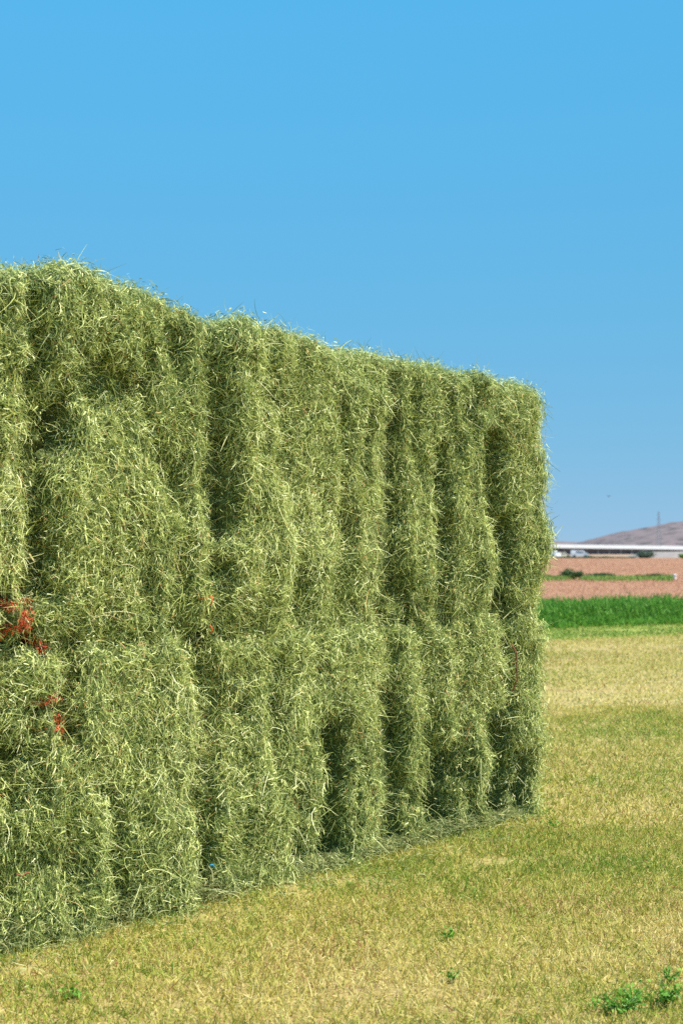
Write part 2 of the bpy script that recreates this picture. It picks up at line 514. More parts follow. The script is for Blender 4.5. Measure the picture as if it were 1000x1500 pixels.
twine(('up', 1), 295, 877, [(-.03, .004, -.05), (-.012, .006, 0), (0, .012, .012), (.002, 0, .014), (0, -.02, .01), (-.004, -.028, 0)], .0032, M_twine, 'short loose end of orange twine')
twine(('lo', 1), 295, 921, [(-.002, .02, .0), (0, .008, .012), (.002, -.006, .012), (0, -.02, 0)], .0032, M_twine, 'short loose end of orange twine')
twine(('lo', 3), 741, 980, [(0, .16, -.03), (.006, .10, .01), (-.004, .02, .015), (.004, -.06, .012), (0, -.13, -.02)], .005, M_twine_dull, 'brown strand of twine hanging down')
twine(('lo', 1), 291, 1262, [(-.008, .005, 0), (-.002, .008, .008), (.005, .003, .008), (.008, -.006, .002)], .006, M_blue, 'small blue plastic scrap', 0.09, 'plastic_scrap')
twine(('lo', 0), 16, 1272, [(-.03, .004, 0), (-.01, -.006, .012), (.012, .004, .012), (.035, -.002, 0)], .0035, M_twine_dull, 'short loose end of brown twine', 0.09)

# ------------------------------------------------------------------ loose hay along the foot of the stack
n = 12000
s = rng.uniform(-1.2, S(787) - 0.22, n)
lump = np.clip(0.55 + 0.9 * noise2(s * 2.3, s * 0, 41) + 0.5 * noise2(s * 7, s * 0, 43), 0.12, 2)
q = rng.exponential(0.042, n) * lump * (1 - 0.5 * smooth(1.0, 3.6, s)) - 0.02 + rng.normal(0, 0.015, n)
far = rng.random(n) < 0.13
q = np.where(far, rng.exponential(0.16, n), q)
P = O + np.outer(s, U) + np.outer(q, NF)
P[:, 2] = rng.uniform(0, 1, n) * ((0.12 + 0.08 * noise2(s * 4, s * 0, 42)) * (1 - 0.5 * smooth(1.0, 3.0, s)) * np.exp(-((q + 0.02) / 0.09) ** 2) + 0.012) + 0.01
D = rng.normal(0, 1, (n, 3)); D[:, 2] = np.abs(D[:, 2]) * 0.45
L = rng.uniform(0.02, 0.08, n); Wd = rng.uniform(0.002, 0.0045, n)
v, f = ribbons(P, D, L, Wd, 3, rng.uniform(0.4, 1.4, n), rng.uniform(0, 1.2, n))
v[:, 2] = np.maximum(v[:, 2], 0.008)
o = mesh_obj('loose_hay', v, f, M_loose, tint=rng.random(n).repeat(8))
tag(o, 'strip of loose dusty green hay fallen along the foot of the stack', 'loose hay', kind='stuff')

# ------------------------------------------------------------------ ground
# fields lie in bands, one sheet next to the other, edges slightly askew to the view
ang = math.atan2(0.66, 1.0)
EDGE = 0.62


def band(name, y0, y1, sl0, sl1, mat, x0=-60, x1=90, nx=60, ny=40, amp=0.0):
    a, b = np.meshgrid(np.linspace(0, 1, nx + 1), np.linspace(0, 1, ny + 1), indexing='ij')
    X = x0 + (x1 - x0) * a
    lo, hi = y0 + sl0 * (X - 5), y1 + sl1 * (X - 5)
    hi = np.maximum(hi, lo + 1.2)
    Y = lo + (hi - lo) * b
    Z = amp * noise2(X.ravel() * 0.35, Y.ravel() * 0.35, 55).reshape(X.shape)
    i, j = np.meshgrid(np.arange(nx), np.arange(ny), indexing='ij'); m = ny + 1
    i, j = i.ravel(), j.ravel()
    f = np.stack([i * m + j, (i + 1) * m + j, (i + 1) * m + j + 1, i * m + j + 1], 1)
    o = mesh_obj(name, np.stack([X.ravel(), Y.ravel(), Z.ravel()], 1), f, mat, smooth=True)
    o['kind'] = 'structure'
    return o


M_field = noise_mat('mown_soil', [(0.25, (0.18, 0.115, 0.055)), (0.45, (0.32, 0.22, 0.085)), (0.6, (0.40, 0.29, 0.10)), (0.8, (0.32, 0.28, 0.075))],
                    scale=9, detail=9, bump=0.5,
                    extra=(0.6, (0.35, 2.6, 1), [(0.3, (0.34, 0.25, 0.11)), (0.5, (0.36, 0.31, 0.12)), (0.7, (0.26, 0.27, 0.08))], 0.5), rot=-ang)
M_soil = noise_mat('crop_soil', [(0.3, (0.05, 0.07, 0.02)), (0.7, (0.10, 0.12, 0.04))], 8)
PINK = [(0.25, (0.282, 0.131, 0.074)), (0.5, (0.365, 0.181, 0.103)), (0.75, (0.414, 0.225, 0.136))]
M_brown = noise_mat('brown_soil', PINK, scale=1.2, stretch=(1, 0.5, 1), detail=9, bump=0.4,
                    extra=(0.12, (0.25, 1.2, 1), [(0.3, (0.27, 0.14, 0.075)), (0.7, (0.37, 0.22, 0.13))], 0.4))
M_plain = noise_mat('plain_soil', [(0.25, (0.238, 0.153, 0.096)), (0.5, (0.323, 0.212, 0.139)), (0.75, (0.391, 0.281, 0.191))], scale=0.08, stretch=(1, 0.35, 1), detail=9)

CROP0, CROP1 = 31.0, 34.6
VERGE = CROP0 - 4.2
band('mown_field', -20, VERGE, 0.0, EDGE, M_field, x0=-40, x1=24, amp=0.02)
M_verge = noise_mat('verge_soil', [(0.3, (0.22, 0.24, 0.05)), (0.7, (0.36, 0.38, 0.09))], 4, detail=9)
band('verge', VERGE, CROP0, EDGE, EDGE, M_verge, x0=-40, x1=24, amp=0.02)
band('crop_ground', CROP0, CROP1, EDGE, 0, M_soil, x0=-40, x1=24)
# wide sheets beyond, all butted edge to edge
def strip(name, rect, mat):
    x0, x1, y0, y1 = rect
    n1, n2 = 24, 12
    a, b = np.meshgrid(np.linspace(x0, x1, n1 + 1), np.linspace(y0, y1, n2 + 1), indexing='ij')
    i, j = np.meshgrid(np.arange(n1), np.arange(n2), indexing='ij'); m = n2 + 1
    i, j = i.ravel(), j.ravel()
    f = np.stack([i * m + j, (i + 1) * m + j, (i + 1) * m + j + 1, i * m + j + 1], 1)
    o = mesh_obj(name, np.stack([a.ravel(), b.ravel(), 0 * a.ravel() - 0.03], 1), f, mat)
    o['kind'] = 'structure'


# one wide sheet lies just under everything and carries the land on to the horizon
M_base = M_plain
v = np.array([(-2500, -60, -0.06), (3500, -60, -0.06), (3500, 4600, -0.06), (-2500, 4600, -0.06)], float)
o = mesh_obj('ground', v, np.array([[0, 1, 2, 3]]), M_base); o['kind'] = 'structure'
strip('brown_field', (-80, 140, CROP1, 300), M_brown)

# ------------------------------------------------------------------ mown stubble
GRASS = [(0.0, (0.094, 0.215, 0.019)), (0.20, (0.216, 0.309, 0.035)), (0.40, (0.367, 0.384, 0.061)), (0.60, (0.517, 0.445, 0.101)),
         (0.78, (0.620, 0.524, 0.166)), (0.90, (0.696, 0.608, 0.271)), (0.95, (0.432, 0.225, 0.087)), (1.0, (0.301, 0.140, 0.066))]
M_grass = tint_mat('stubble_blades', GRASS, 0.25, 0.6)


def along_edge(X, Y):
    return Y - EDGE * (X - 5)


def stubble(n, y0, y1, scale, dens_pow=1.0):
    Y = np.sqrt(rng.uniform(y0 ** 2, y1 ** 2, n))
    X = rng.uniform(-0.30, 0.36, n) * Y + rng.normal(0, 0.3, n)
    rel = np.stack([X, Y, 0 * X], 1) - O
    s_, t_ = rel @ U, rel @ T
    keep = ~((t_ > 0.02) & (s_ < S(787) + 0.02)) & (along_edge(X, Y) < CROP0 + 0.3)
    # bare patches
    keep &= noise2(X * 1.7, Y * 1.7, 61) + 0.7 * noise2(X * 5, Y * 5, 62) > -0.75 + rng.normal(0, 0.25, n)
    X, Y = X[keep], Y[keep]; m = len(X)
    Z = 0.02 * noise2(X * 0.35, Y * 0.35, 55)
    P = np.stack([X, Y, Z - 0.004], 1)
    lying = rng.random(m) < 0.33
    D = rng.normal(0, 1, (m, 3))
    D[:, 2] = np.where(lying, np.abs(D[:, 2]) * 0.25 + 0.08, np.abs(D[:, 2]) * 0.5 + 1.3)
    L = np.where(lying, rng.uniform(0.03, 0.08, m), rng.uniform(0.02, 0.055, m)) * (0.85 + 0.15 * scale)
    W = rng.uniform(0.0024, 0.0052, m) * scale
    st = along_edge(X, Y)
    c = X * cos(ang) + Y * sin(ang)
    green = 2.0 * noise2(st * 0.6, c * 0.09, 63) + 0.7 * noise2(st * 1.7, c * 0.15, 60) + 0.9 * noise2(X * 1.1, Y * 1.1, 64) + 1.0 * noise2(X * 5, Y * 5, 65) + 0.12
    # a greener strip runs along the crop, a paler swath before it
    green += 2.0 * smooth(CROP0 - 4.6, CROP0 - 3.6, st) - 0.22 * smooth(12, 18, st) * (1 - smooth(22, 27, st))
    tint = 0.56 - 0.17 * green + rng.normal(0, 1, m) * (0.19 - 0.08 * smooth(8, 20, Y))
    tint = np.clip(tint, 0.02, 0.88)
    clump = noise2(X * 2.6, Y * 2.6, 68) + 0.35 * noise2(X * 9, Y * 9, 69)
    tint = np.where((clump > 0.62) & (rng.random(m) < 0.55), rng.uniform(0.0, 0.22, m), tint)
    odd = rng.random(m)
    brown = noise2(X * 2.1, Y * 2.1, 66) + 0.9 * noise2(st * 0.7, c * 0.15, 67)
    tint = np.where(odd < 0.05 + 0.30 * np.clip(brown - 0.2, 0, 1), rng.uniform(0.9, 1.0, m), tint)
    tint = np.where((odd > 0.965) & (green > -0.4), rng.uniform(0.0, 0.15, m), tint)
    v, f = ribbons(P, D, L, W, 2, rng.uniform(0, 0.8, m), rng.uniform(0, 0.8, m))
    return v, f, tint.repeat(6)


parts = [stubble(190000, 4.0, 8.5, 1.0), stubble(170000, 8.5, 15, 1.5), stubble(210000, 15, 36, 2.4)]
vs, fs, tt, base = [], [], [], 0
for v, f, t in parts:
    vs.append(v); fs.append(f + base); tt.append(t); base += len(v)
o = mesh_obj('stubble', np.vstack(vs), np.vstack(fs), M_grass, tint=np.concatenate(tt))
tag(o, 'mown yellow and green stubble covering the field', 'stubble', kind='stuff')

# ------------------------------------------------------------------ standing green crop
CROP = [(0.0, (0.043, 0.125, 0.014)), (0.4, (0.114, 0.279, 0.032)), (0.75, (0.190, 0.395, 0.055)), (1.0, (0.286, 0.492, 0.099))]
M_crop = tint_mat('crop_leaves', CROP, 0.35, 0.6)


def leaves(P, N, size, aspect=0.5):
    n = len(P)
    a = norm(rng.normal(size=(n, 3)))
    a = norm(a - N * np.sum(a * N, 1, keepdims=True)); b = np.cross(N, a)
    s = size[:, None]
    v = np.stack([P - a * s, P + b * s * aspect, P + a * s, P - b * s * aspect], 1).reshape(-1, 3)
    return v, np.arange(n * 4).reshape(-1, 4)


n = 15000
X = rng.uniform(-3, 23, n); d = rng.exponential(1.6, n).clip(0, 6) - rng.exponential(0.35, n).clip(0, 1.2)
Y = CROP0 + EDGE * (X - 5) + d + rng.normal(0, 0.08, n)
ok = Y < np.maximum(CROP1 - 0.1, CROP0 + EDGE * (X - 5) + 1.1)
X, Y, d = X[ok], Y[ok], d[ok]
H = 0.50 * (0.85 + 0.24 * noise2(X * 0.9, Y * 0.9, 71) + 0.15 * rng.normal(size=len(X))).clip(0.45, 1.25) * (0.25 + 0.75 * smooth(-0.7, 0.35, d))
K = 16
h = rng.random((len(X), K)) ** 0.7
lx = X[:, None] + rng.normal(0, 0.07, h.shape) + 0.1 * h * rng.normal(size=(len(X), 1))
ly = Y[:, None] + rng.normal(0, 0.07, h.shape)
P = np.stack([lx.ravel(), ly.ravel(), (h * H[:, None]).ravel()], 1)
v, f = ribbons(P, np.stack([rng.normal(0, .5, len(P)), rng.normal(0, .5, len(P)), np.full(len(P), 1.0)], 1), rng.uniform(0.05, 0.13, len(P)),
               rng.uniform(0.014, 0.03, len(P)), 1, 0 * lx.ravel(), 0 * lx.ravel(), 0.3)
tl = np.clip(0.45 + 0.16 * rng.normal(size=len(P)) + 0.15 * np.repeat(noise2(X * 0.7, Y * 0.7, 72), K) + 0.12 * (h.ravel() - .5), 0, 1)
stems_v, stems_f = ribbons(np.stack([X, Y, 0 * X], 1), np.stack([0.15 * rng.normal(size=len(X)), 0.15 * rng.normal(size=len(X)), 1 + 0 * X], 1),
                           H * 1.05, np.full(len(X), 0.012), 2, 0 * X, 0.2 + 0 * X)
o = mesh_obj('crop', np.vstack([v, stems_v]), np.vstack([f, stems_f + len(v)]), M_crop, tint=np.concatenate([tl.repeat(4), np.full(len(stems_v), 0.4)]))
tag(o, 'band of dense tall dark green crop standing beyond the mown field', 'crop', kind='stuff')

# ------------------------------------------------------------------ brown fields: dry tufts, a weedy strip and bushes
M_dry = tint_mat('dry_stubble', [(0.0, (0.298, 0.136, 0.074)), (0.5, (0.385, 0.188, 0.109)), (1.0, (0.439, 0.251, 0.158))], 0.3, 0.8)
n = 90000
Y = 35 * (300 / 35.0) ** rng.random(n)
X = rng.uniform(0.05, 0.30, n) * Y
P = np.stack([X, Y, 0 * X], 1)
D = rng.normal(0, 0.5, (n, 3)); D[:, 2] = 1
v, f = ribbons(P, D, rng.uniform(0.03, 0.08, n), 0.0004 * Y * rng.uniform(0.3, 0.7, n), 1, 0 * X, 0 * X, 0.5)
tn = np.clip(0.48 + 0.10 * rng.normal(size=n) + 0.30 * noise2(X * 0.06, 14 * np.log(Y), 73) + 0.35 * smooth(80, 200, Y), 0, 1)
o = mesh_obj('dry_grass', v, f, M_dry, tint=tn.repeat(4))
tag(o, 'sparse dry tufts over the pinkish brown fields', 'dry grass', kind='stuff')

M_weed = tint_mat('weed_leaves', [(0.0, (0.06, 0.13, 0.02)), (0.5, (0.15, 0.27, 0.045)), (1.0, (0.30, 0.37, 0.09))], 0.3, 0.6)
n = 42000
X = rng.uniform(6, 26, n); d = rng.normal(0, 1, n)
Y = 79 + 1.6 * d
wgt = 0.5 + 0.9 * noise2(X * 0.7, X * 0, 74) + 0.3 * noise2(X * 2.7, Y * .3, 75)
xpx = X / Y * F + 500
wgt = np.where(xpx > 984, 0, wgt) * np.where((xpx > 815) & (xpx < 823), 0.2, 1)
ok = rng.random(n) < wgt + 0.35
ok &= xpx < 984
X, Y = X[ok], Y[ok]; n = len(X)
P = np.stack([X, Y, rng.random(n) * 0.24], 1)
v, f = leaves(P, norm(rng.normal(size=(n, 3)) + [0, -0.3, 0.8]), rng.uniform(0.03, 0.07, n))
o = mesh_obj('weeds', v, f, M_weed, tint=np.clip(0.6 + 0.2 * rng.normal(size=n), 0, 1).repeat(4))
tag(o, 'thin strip of low green weeds crossing the brown field', 'weeds', kind='stuff')

M_bush = tint_mat('bush_leaves', [(0.0, (0.018, 0.045, 0.012)), (0.5, (0.045, 0.10, 0.025)), (1.0, (0.10, 0.17, 0.045))], 0.25, 0.6)
M_grey = tint_mat('grey_leaves', [(0.0, (0.06, 0.10, 0.07)), (0.5, (0.11, 0.165, 0.115)), (1.0, (0.18, 0.24, 0.16))], 0.25, 0.7)
M_wood = noise_mat('bark', [(0.3, (0.10, 0.07, 0.045)), (0.7, (0.20, 0.15, 0.10))], 12, (1, 1, 0.2))


def bush(px, py_base, Y, w, h, label, mat=None, n=2600, leaf=0.05, group=None, lobes=5):
    b = at(px, py_base, Y); b[2] = 0
    root = empty('bush', b)
    tag(root, label, 'bush', group)
    lc = np.stack([rng.uniform(-0.36, 0.36, lobes) * w, rng.uniform(-0.25, 0.25, lobes) * w, rng.uniform(0.3, 0.62, lobes) * h], 1)
    lr = np.stack([rng.uniform(0.16, 0.26, lobes) * w, rng.uniform(0.16, 0.26, lobes) * w, rng.uniform(0.28, 0.42, lobes) * h], 1)
    k = rng.integers(0, lobes, n)
    dirn = norm(rng.normal(size=(n, 3)))
    P = lc[k] + dirn * lr[k] * (rng.random(n)[:, None] ** 0.4) * (1 + 0.25 * rng.normal(size=(n, 1)))
    P[:, 2] = np.clip(P[:, 2], 0.02, None)
    v, f = leaves(P, norm(dirn + 0.6 * rng.normal(size=(n, 3))), rng.uniform(0.6, 1.3, n) * leaf)
    tone = rng.normal(0, 0.1, lobes)[k]
    mesh_obj('foliage', v, f, mat or M_bush, parent=root, tint=np.clip(0.5 + tone + 0.2 * rng.normal(size=n), 0, 1).repeat(4))
    m = MB()
    for c in lc:
        m.tube([(0.02 * c[0], 0.02 * c[1], 0), (0.4 * c[0], 0.4 * c[1], 0.55 * c[2]), (c[0], c[1], c[2] * 1.1)], [0.03 * h + 0.01, 0.02 * h + 0.006, 0.006], 5)
    m.build('stems', M_wood, parent=root)
    return root


bush(841, 848, 80, 1.5, 0.62, 'rounded dark green bush, tallest along the weedy strip, near the stack')
bush(864, 848, 80.5, 2.6, 0.38, 'low spreading dark green bush trailing right of the rounded bush')
bush(803, 848, 80, 1.4, 0.30, 'small low green bush beside the right end of the stack')
bush(953, 849, 81, 1.6, 0.36, 'small dark green bush near the white marker post')
bush(948, 817, 300, 4.2, 1.75, 'grey green bushy shrub in front of the long pale shed', M_grey, 2200, 0.17)
bush(1000, 819, 290, 3.0, 0.95, 'low olive bush at the right edge beyond the brown field', M_weed, 1200, 0.13)

# ------------------------------------------------------------------ white marker post at the end of the strip
M_white = noise_mat('white_paint', [(0.3, (0.70, 0.70, 0.70)), (0.7, (0.82, 0.82, 0.81))], 9)
M_pink = noise_mat('reddish_cap', [(0.3, (0.45, 0.22, 0.16)), (0.7, (0.55, 0.30, 0.22))], 9)
b = at(987, 853, 79); b[2] = 0
r_ = empty('marker_post', b)
tag(r_, 'short stout white marker post standing at the right end of the weedy strip', 'marker post')
MB().tube([(0, 0, -.05), (0, 0, 0.27)], [0.085, 0.085], 14).build('post', M_white, r_)
MB().tube([(0, 0, 0.2705), (0, 0, 0.30), (0, 0, 0.33)], [0.11, 0.11, 0.05], 14).build('cap', M_white, r_)
MB().box((-0.16, -0.16, -0.02), (0.16, 0.16, 0.03)).build('footing', M_pink, r_)

# ------------------------------------------------------------------ far vehicles, scrub, shed
M_glass = noise_mat('window_glass', [(0.3, (0.05, 0.10, 0.15)), (0.7, (0.10, 0.18, 0.25))], 3, rough=0.1, spec=0.6)
M_tyre = noise_mat('tyre', [(0.3, (0.02, 0.02, 0.02)), (0.7, (0.04, 0.04, 0.04))], 9)
M_cream = noise_mat('cream_paint', [(0.3, (0.66, 0.58, 0.42)), (0.7, (0.74, 0.66, 0.50))], 4, rough=0.4)
M_van = noise_mat('vehicle_white', [(0.3, (0.74, 0.75, 0.77)), (0.7, (0.82, 0.82, 0.83))], 4, rough=0.35)
M_light = noise_mat('lamp_glass', [(0.3, (0.5, 0.5, 0.45)), (0.7, (0.6, 0.6, 0.55))], 4, rough=0.2)


def vehicle(px, Y, length, height, width, mat, rotz, label, profile):
    b = at(px, HOR, Y); b[2] = 0
    r0 = empty('parked_car', b); r0.rotation_euler = (0, 0, rotz)
    tag(r0, label, 'car', 'vehicles parked beyond the brown field')
    pr = np.array(profile) * [length, height] - [length / 2, 0]
    n = len(pr)
    v, f = [], []
    hw = width / 2
    for sgn in (-1, 1):
        for x, z in pr: v.append((x, sgn * hw * (1 - 0.16 * max(0, z / height - 0.55) / 0.45), z))
    f4 = [(i, (i + 1) % n, n + (i + 1) % n, n + i) for i in range(n)]
    m = MB().add(v, f4)
    c1, c2 = np.mean(v[:n], 0), np.mean(v[n:], 0)
    m.add(list(v[:n]) + [c1], [(i, (i + 1) % n, n) for i in range(n)])
    m.add(list(v[n:]) + [c2], [((i + 1) % n, i, n) for i in range(n)])
    m.build('body', mat, r0)
    for sgn in (-1, 1):
        y = sgn * (hw * 0.93 + 0.012)
        MB().box((-length * .22, min(y, y - sgn * .03), height * .60), (length * .02, max(y, y - sgn * .03), height * .86)).build('window', M_glass, r0)
        MB().box((length * .05, min(y, y - sgn * .03), height * .60), (length * .20, max(y, y - sgn * .03), height * .84)).build('window', M_glass, r0)
        MB().box((length / 2 - .04, sgn * hw * .72 - .12, height * .40), (length / 2 + .02, sgn * hw * .72 + .12, height * .50)).build('headlight', M_light, r0)
        for x in (-0.31, 0.31):
            MB().tube([(x * length, sgn * (hw - 0.16), 0.29), (x * length, sgn * (hw + 0.015), 0.29)], [0.30, 0.30], 16).build('wheel', M_tyre, r0)
    MB().box((length * .21, -hw * .72, height * .60), (length * .265, hw * .72, height * .84)).build('windscreen', M_glass, r0)
    return r0


car_profile = [(0, .20), (1, .20), (1, .50), (.97, .56), (.76, .62), (.66, .95), (.60, 1), (.22, 1), (.13, .96), (.02, .62), (0, .55)]
van_profile = [(0, .20), (1, .20), (1, .50), (.97, .58), (.83, .64), (.72, .96), (.66, 1), (.06, 1), (.01, .94), (0, .6)]
vehicle(809, 312, 3.9, 1.45, 1.6, M_van, radians(-62), 'white car parked end on, nearest the stack, beyond the brown field', car_profile)
vehicle(824, 315, 3.0, 1.15, 1.6, M_cream, radians(6), 'low cream car parked between two white vehicles', car_profile)
vehicle(848, 312, 3.8, 1.65, 1.7, M_van, radians(-4), 'white van with bluish windows parked side on behind scrub', van_profile)

n = 9000
X = rng.uniform(46, 63, n); Y = 306 + rng.normal(0, 0.8, n)
xpx = X / Y * F + 500
hh = 0.42 * (0.7 + 0.5 * noise2(X * 0.9, X * 0, 76)).clip(0.15, 1.2) * np.where(xpx > 866, 0.8, 1.0)
P = np.stack([X, Y, rng.random(n) * hh], 1)
v, f = leaves(P, norm(rng.normal(size=(n, 3)) + [0, -0.2, 0.6]), rng.uniform(0.07, 0.14, n))
o = mesh_obj('scrub', v, f, M_bush, tint=np.clip(0.55 + 0.25 * rng.normal(size=n), 0, 1).repeat(4))
tag(o, 'low dark green scrub along the foot of the parked cars', 'scrub', kind='stuff')

# the long low shed: pale roof over an open side, its shade coloured in as a grey sheet
M_roof = noise_mat('pale_roof', [(0.3, (0.36, 0.33, 0.31)), (0.7, (0.46, 0.43, 0.41))], 0.4, (1, 1, 1))
M_side_shade = noise_mat('side_shade', [(0.3, (0.12, 0.125, 0.14)), (0.7, (0.20, 0.20, 0.22))], 0.5)
M_post = noise_mat('steel_post', [(0.3, (0.25, 0.25, 0.26)), (0.7, (0.35, 0.35, 0.36))], 2)
c0 = at(880, HOR, 600); c0[2] = 0
sh = empty('long_shed', c0); sh.rotation_euler = (0, 0, radians(14))
tag(sh, 'very long low shed with pale roof along the far side of the brown fields', 'shed')
Lh = 78
sh.rotation_euler = (0, radians(0.75), radians(10))
m = MB()
m.add([(-Lh, -3.2, 2.25), (Lh, -3.2, 2.25), (Lh, 6, 3.75), (-Lh, 6, 3.75), (-Lh, -3.2, 2.4), (Lh, -3.2, 2.4), (Lh, 6, 3.93), (-Lh, 6, 3.93)],
      [(0, 3, 2, 1), (4, 5, 6, 7), (0, 1, 5, 4), (1, 2, 6, 5), (2, 3, 7, 6), (3, 0, 4, 7)])
m.build('roof', M_roof, sh)
MB().box((-Lh + .3, -1.4, -1.6), (Lh - .3, -1.1, 2.45)).build('wall', M_side_shade, sh)  # dark grey sheet behind the posts, standing in for shade under the roof
for i in range(32):
    x = -Lh + 1 + i * (2 * Lh - 2) / 31
    MB().box((x - .12, -2.9, -1.6), (x + .12, -2.66, 2.27)).build('post', M_post, sh)

# grey earth bank at the right, in front of the shed
M_bank = noise_mat('grey_earth', [(0.3, (0.20, 0.17, 0.155)), (0.7, (0.30, 0.26, 0.235))], 0.6, detail=9)
a, b = np.meshgrid(np.linspace(0, 1, 41), np.linspace(-1, 1, 17), indexing='ij')
X = 64 + 70 * a + 0 * b; Y = 330 + 0.02 * X + 9 * b
Z = 1.35 * np.cos(b * pi / 2) ** 1.2 * smooth(0.0, 0.12, a) * (1 + 0.12 * noise2((X * .3).ravel(), (Y * .3).ravel(), 77).reshape(X.shape)) - 0.05
i, j = np.meshgrid(np.arange(40), np.arange(16), indexing='ij'); i, j = i.ravel(), j.ravel(); m_ = 17
f = np.stack([i * m_ + j, (i + 1) * m_ + j, (i + 1) * m_ + j + 1, i * m_ + j + 1], 1)
o = mesh_obj('earth_bank', np.stack([X.ravel(), Y.ravel(), Z.ravel()], 1), f, M_bank, smooth=True); o['kind'] = 'structure'

# ------------------------------------------------------------------ hills
M_hill = noise_mat('hill_rock', [(0.32, (0.07, 0.06, 0.065)), (0.44, (0.145, 0.112, 0.115)), (0.6, (0.185, 0.143, 0.142)), (0.8, (0.225, 0.175, 0.17))],
                   scale=0.02, detail=10, rough=1.0, extra=(0.055, (1, 1, 1), [(0.40, (0.04, 0.045, 0.045)), (0.47, (0.20, 0.155, 0.153))], 0.6))


def hill(name, profile, Y0, depth, seed, rough):
    px, py = np.array(profile, float).T
    xs = (px - 500) / F * Y0; zs = EYE + (HOR - py) / F * Y0
    nx, ny = 240, 30
    X, b = np.meshgrid(np.linspace(xs[0], xs[-1], nx + 1), np.linspace(-1, 1, ny + 1), indexing='ij')
    Y = Y0 + b * depth
    H = np.interp(X, xs, zs)
    prof = np.cos(b * pi / 2) ** 0.8
    N_ = noise2(X.ravel() * .012, Y.ravel() * .012, seed) + .5 * noise2(X.ravel() * .03, Y.ravel() * .03, seed + 1) + .3 * noise2(X.ravel() * .09, Y.ravel() * .09, seed + 2)
    Z = H * prof * (1 + rough * N_.reshape(X.shape)) - 1.0
    i, j = np.meshgrid(np.arange(nx), np.arange(ny), indexing='ij'); i, j = i.ravel(), j.ravel(); m = ny + 1
    f = np.stack([i * m + j, (i + 1) * m + j, (i + 1) * m + j + 1, i * m + j + 1], 1)
    o = mesh_obj(name, np.stack([X.ravel(), Y.ravel(), Z.ravel()], 1), f, M_hill, smooth=True); o['kind'] = 'structure'


hill('hill', [(835, 806), (850, 800), (862, 794), (875, 789), (890, 785), (905, 780), (920, 777), (940, 773), (960, 769), (980, 767), (1000, 765),
              (1040, 758), (1090, 750), (1150, 752), (1230, 770), (1300, 806)], 2400, 420, 81, 0.10)
hill('far_hill', [(500, 806), (600, 796), (700, 790), (780, 792), (820, 793), (850, 794), (880, 795), (930, 796), (1000, 800), (1060, 806)], 3400, 500, 85, 0.08)

# ------------------------------------------------------------------ lattice mast
M_hazy_steel = noise_mat('hazy_steel', [(0.3, (0.26, 0.29, 0.34)), (0.7, (0.34, 0.37, 0.42))], 1)  # pale bluish tone puts the fading of distance haze into the steel
b = at(964, HOR, 1300); b[2] = -0.06
Ht = EYE + (HOR - 749) / F * 1300
mr = empty('lattice_mast', b)
tag(mr, 'slender grey lattice mast rising above the ridge of the hill', 'mast')
m = MB()
lv = np.linspace(0, 1, 10)
hw = 2.2 * (1 - lv) ** 1.2 + 0.35
for sx, sy in ((1, 1), (1, -1), (-1, -1), (-1, 1)):
    m.tube([(sx * w_, sy * w_, z_ * Ht) for w_, z_ in zip(hw, lv)], 0.10, 5)
for i in range(9):
    w0, w1, z0, z1 = hw[i], hw[i + 1], lv[i] * Ht, lv[i + 1] * Ht
    cs = [(1, 1), (1, -1), (-1, -1), (-1, 1)]
    for k in range(4):
        a_, c_ = cs[k], cs[(k + 1) % 4]
        m.tube([(a_[0] * w0, a_[1] * w0, z0), (c_[0] * w1, c_[1] * w1, z1)], 0.05, 4)
        m.tube([(c_[0] * w0, c_[1] * w0, z0), (a_[0] * w1, a_[1] * w1, z1)], 0.05, 4)
m.build('tower', M_hazy_steel, mr)
for z_, w_ in ((0.80, 2.6), (0.90, 2.1)):
    MB().tube([(-w_, 0, z_ * Ht), (0, 0, z_ * Ht + .5), (w_, 0, z_ * Ht)], [0.1, 0.22, 0.1], 5).build('crossarm', M_hazy_steel, mr)

# ------------------------------------------------------------------ a bird far off in the sky
M_bird = noise_mat('dark_feathers', [(0.3, (0.03, 0.03, 0.035)), (0.7, (0.07, 0.07, 0.075))], 9)
b = at(891, 727, 130)
bv = [(0, -.16, 0), (.035, -.05, .01), (.03, .08, 0), (0, .17, .0), (-.03, .08, 0), (-.035, -.05, .01), (0, -.04, .035), (0, -.03, -.035),
      (.16, -.06, .07), (.30, .02, .03), (.14, .04, .065), (-.16, -.06, .07), (-.30, .02, .03), (-.14, .04, .065)]
bf = [(0, 1, 6), (1, 2, 6), (2, 3, 6), (3, 4, 6), (4, 5, 6), (5, 0, 6), (1, 0, 7), (2, 1, 7), (3, 2, 7), (4, 3, 7), (5, 4, 7), (0, 5, 7),
      (1, 8, 10), (1, 10, 2), (8, 9, 10), (5, 13, 11), (5, 4, 13), (11, 13, 12)]
o = MB().add(bv, bf).build('bird', M_bird, loc=b)
o.rotation_euler = (0, 0, radians(35))
tag(o, 'tiny dark bird flying high in the blue sky right of the stack', 'bird')

# ------------------------------------------------------------------ small green weeds growing through the stubble
M_green = tint_mat('fresh_leaves', [(0.0, (0.07, 0.20, 0.018)), (0.5, (0.14, 0.33, 0.03)), (1.0, (0.24, 0.44, 0.06))], 0.35, 0.5)


